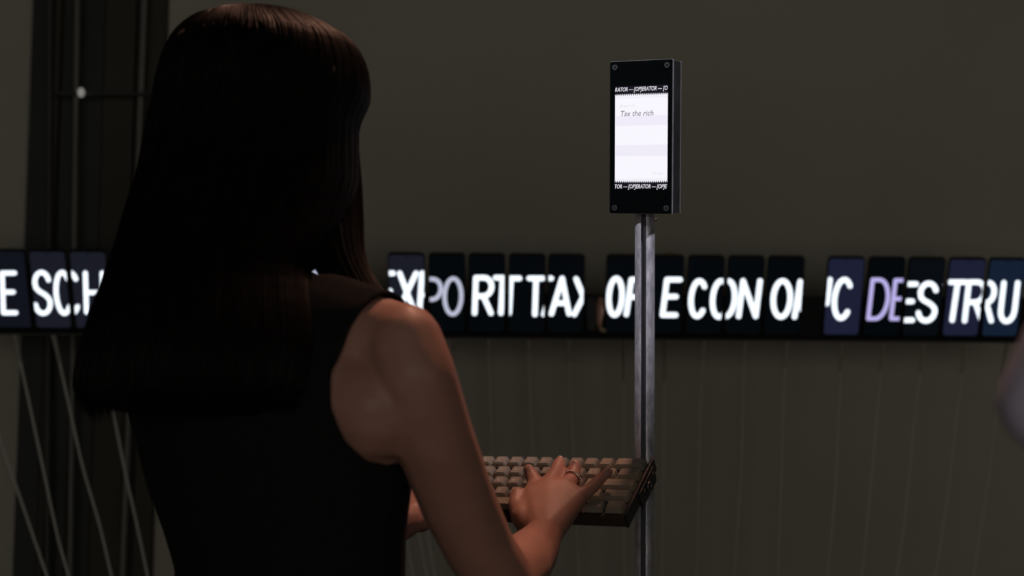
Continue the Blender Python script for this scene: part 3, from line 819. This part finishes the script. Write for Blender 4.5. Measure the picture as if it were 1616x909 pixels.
    def strands(rows, cnt, parent, umin=0, umax=2 * math.pi, rad=.0006, tail=0, seed=3, spread=.0035):
        rnd = random.Random(seed); bm = bmesh.new()
        info = []
        for row in rows:
            y, l, r_, d, hd = row; a = W(l, y, d); b = W(r_, y, d); info.append(((a + b) / 2, (b - a).length / 2, (b - a).normalized(), hd))
        N = len(info)
        for _ in range(cnt):
            u = rnd.uniform(umin, umax); j0 = rnd.choice([0, 0, 0, 2, 4, 6, 10, 14]) if N > 26 else 0; j1 = N - 1 - rnd.choice([0, 0, 1, 1, 2])
            off = rnd.uniform(-.001, spread); ph = rnd.uniform(0, 6); am = rnd.uniform(0, .02); pts = []
            for j in range(min(j0, N - 3), j1 + 1):
                c, hw, ax, hd = info[j]; uu = u + am * math.sin(j * .3 + ph)
                d_ = ax * math.cos(uu) * (hw + off) + Vector((0, 1, 0)) * math.sin(uu) * (hd + off)
                pts.append(c + d_)
            if tail:
                last = pts[-1]; pts.append(last + Vector((rnd.uniform(-.004, .004), rnd.uniform(-.004, .004), -rnd.uniform(.002, tail))))
            r = rad * rnd.uniform(.6, 1.3)
            tube(bm, pts, [r] * (len(pts) - 1) + [r * .3], 3)
        o = obj('hair_strands', bm, 'strand', parent, smooth=True); o['kind'] = 'stuff'; return o
    strands(HR[:-4], 2600, hm, seed=3, tail=.012)
    strands(HR[2:-4], 260, hm, umin=R(150), umax=R(215), seed=8, tail=.02, spread=.007)
    # front lock over the right shoulder
    FL = [(150, 480, 574, 1.40, .05), (185, 478, 563, 1.40, .055), (230, 470, 561, 1.395, .055), (290, 470, 566, 1.385, .05), (350, 480, 569, 1.37, .042), (395, 492, 571, 1.35, .034), (425, 506, 580, 1.335, .027),
          (448, 516, 593, 1.322, .020), (466, 528, 606, 1.312, .014), (482, 560, 619, 1.305, .008), (494, 600, 632, 1.30, .004)]
    FL = dens(FL, 2)
    fl_ = loft(FL, 'front_lock', 32, .0012)
    strands(FL, 500, fl_, seed=5, spread=.003)


woman()


def visitor():
    """second visitor: only the elbow reaches into the frame at the right edge"""
    e = W(1660, 635, .80)
    bx = e.x + .20; by = .78
    t = thing('person', 'blurred person at the right edge, bare elbow below a dark sleeve', 'person', Matrix.Translation((bx, by, 0)))
    bm = bmesh.new(); U = Vector((0, 0, 1))
    sh = Vector((bx - .13, by, 1.40)); nk = Vector((bx + .05, by, 1.44)); hd = Vector((bx + .05, by + .02, 1.60))
    c = Vector((bx + .05, by, 0))
    hull(bm, [(c + U * 1.30, (.13, .085, .05)), (c + U * 1.36, (.10, .06, .04))], 3); hull(bm, [(c + U * 1.30, (.13, .085, .05)), (c + U * 1.05, (.11, .08, .05))], 3); hull(bm, [(c + U * 1.05, (.11, .08, .05)), (c + U * .92, (.14, .1, .05))], 3)
    hull(bm, [(nk - U * .03, .045), (hd - U * .08, .043)]); hull(bm, [(nk, .035), (sh, .036), (Vector((bx + .2, by, 1.40)), .036)])
    hull(bm, [(hd + U * .02, (.07, .085, .08)), (hd - U * .03 + Vector((0, .02, 0)), (.055, .06, .06))], 3); hull(bm, [(hd - U * .03 + Vector((0, .02, 0)), (.052, .058, .05)), (hd + Vector((0, .05, -.09)), .017)])
    hull(bm, [(hd + Vector((0, .075, .005)), .008), (hd + Vector((0, .092, -.025)), .009)])
    for s in (1, -1): hull(bm, [(hd + Vector((s * .067, -.002, 0)), (.005, .016, .026))])
    el = e; wr = el + Vector((.20, .10, -.06))
    chain(bm, [sh, el], [.036, .031]); chain(bm, [el, wr], [.031, .021])
    el2 = Vector((bx + .27, by - .02, 1.14)); wr2 = el2 + Vector((-.07, .20, .03)); chain(bm, [Vector((bx + .2, by, 1.40)), el2], [.036, .031]); chain(bm, [el2, wr2], [.031, .021])
    for w_, s in ((wr, 1), (wr2, -1)):
        mc = [w_ + Vector((s * x, .075, .004)) for x in (-.03 * -1, .01, -.01, -.028)]
        fg = [[m + Vector((0, .03, .002)), m + Vector((0, .052, -.01)), m + Vector((0, .065, -.022))] for m in mc]
        th = [w_ + Vector((s * .02, .02, 0)), w_ + Vector((s * .042, .045, 0)), w_ + Vector((s * .050, .068, -.002)), w_ + Vector((s * .052, .085, -.006))]
        hand(bm, w_, mc, fg, th, [.008, .0084, .008, .007], .022)
    remeshed('body', bm, .0045, 'skin2', t, it=4)
    bm = bmesh.new(); g = .012
    hull(bm, [(c + U * 1.30, (.13 + g, .085 + g, .06)), (c + U * 1.37, (.09, .06, .04))], 3); hull(bm, [(c + U * 1.30, (.13 + g, .085 + g, .05)), (c + U * .92, (.15, .11, .05))], 3)
    for a, b in ((sh, el), (Vector((bx + .2, by, 1.40)), el2)):
        hull(bm, [(c + U * 1.33, .08), (a, .046)]); hull(bm, [(a, .046), (a.lerp(b, .60), .043)])
    remeshed('short_sleeved_shirt', bm, .008, 'top', t, it=4, cut=lambda p: p.z > 1.415 and abs(p.x - c.x) < .06)
    bm = bmesh.new(); hull(bm, [(c + U * .95, (.155, .115, .03)), (c + U * .85, (.165, .12, .06))], 3)
    for s in (1, -1): chain(bm, [c + U * .80 + Vector((s * .08, 0, 0)), c + U * .46 + Vector((s * .085, .01, 0)), c + U * .1 + Vector((s * .09, 0, 0))], [.082, .058, .046])
    remeshed('trousers', bm, .011, 'trousers', t, it=4)
    for s in (1, -1):
        f0 = c + Vector((s * .09, 0, 0)); bm = bmesh.new(); hull(bm, [(f0 + Vector((0, -.03, .034)), .033), (f0 + Vector((0, 0, .05)), .036), (f0 + Vector((0, .15, .026)), .025)]); remeshed('shoe', bm, .008, 'shoe', t, it=3)
    bm = bmesh.new(); hull(bm, [(hd + Vector((0, -.015, .035)), (.082, .088, .08)), (hd + Vector((0, -.04, -.04)), (.078, .06, .05))], 3)
    obj('hair', bm, 'hair', t, smooth=True)
    for s in (1, -1):
        p = hd + Vector((s * .03, .073, .004)); bm = bmesh.new(); bmesh.ops.create_uvsphere(bm, u_segments=12, v_segments=8, radius=.011, matrix=Matrix.Translation(p - Vector((0, .003, 0)))); obj('eye', bm, 'eye', t, smooth=True)


visitor()
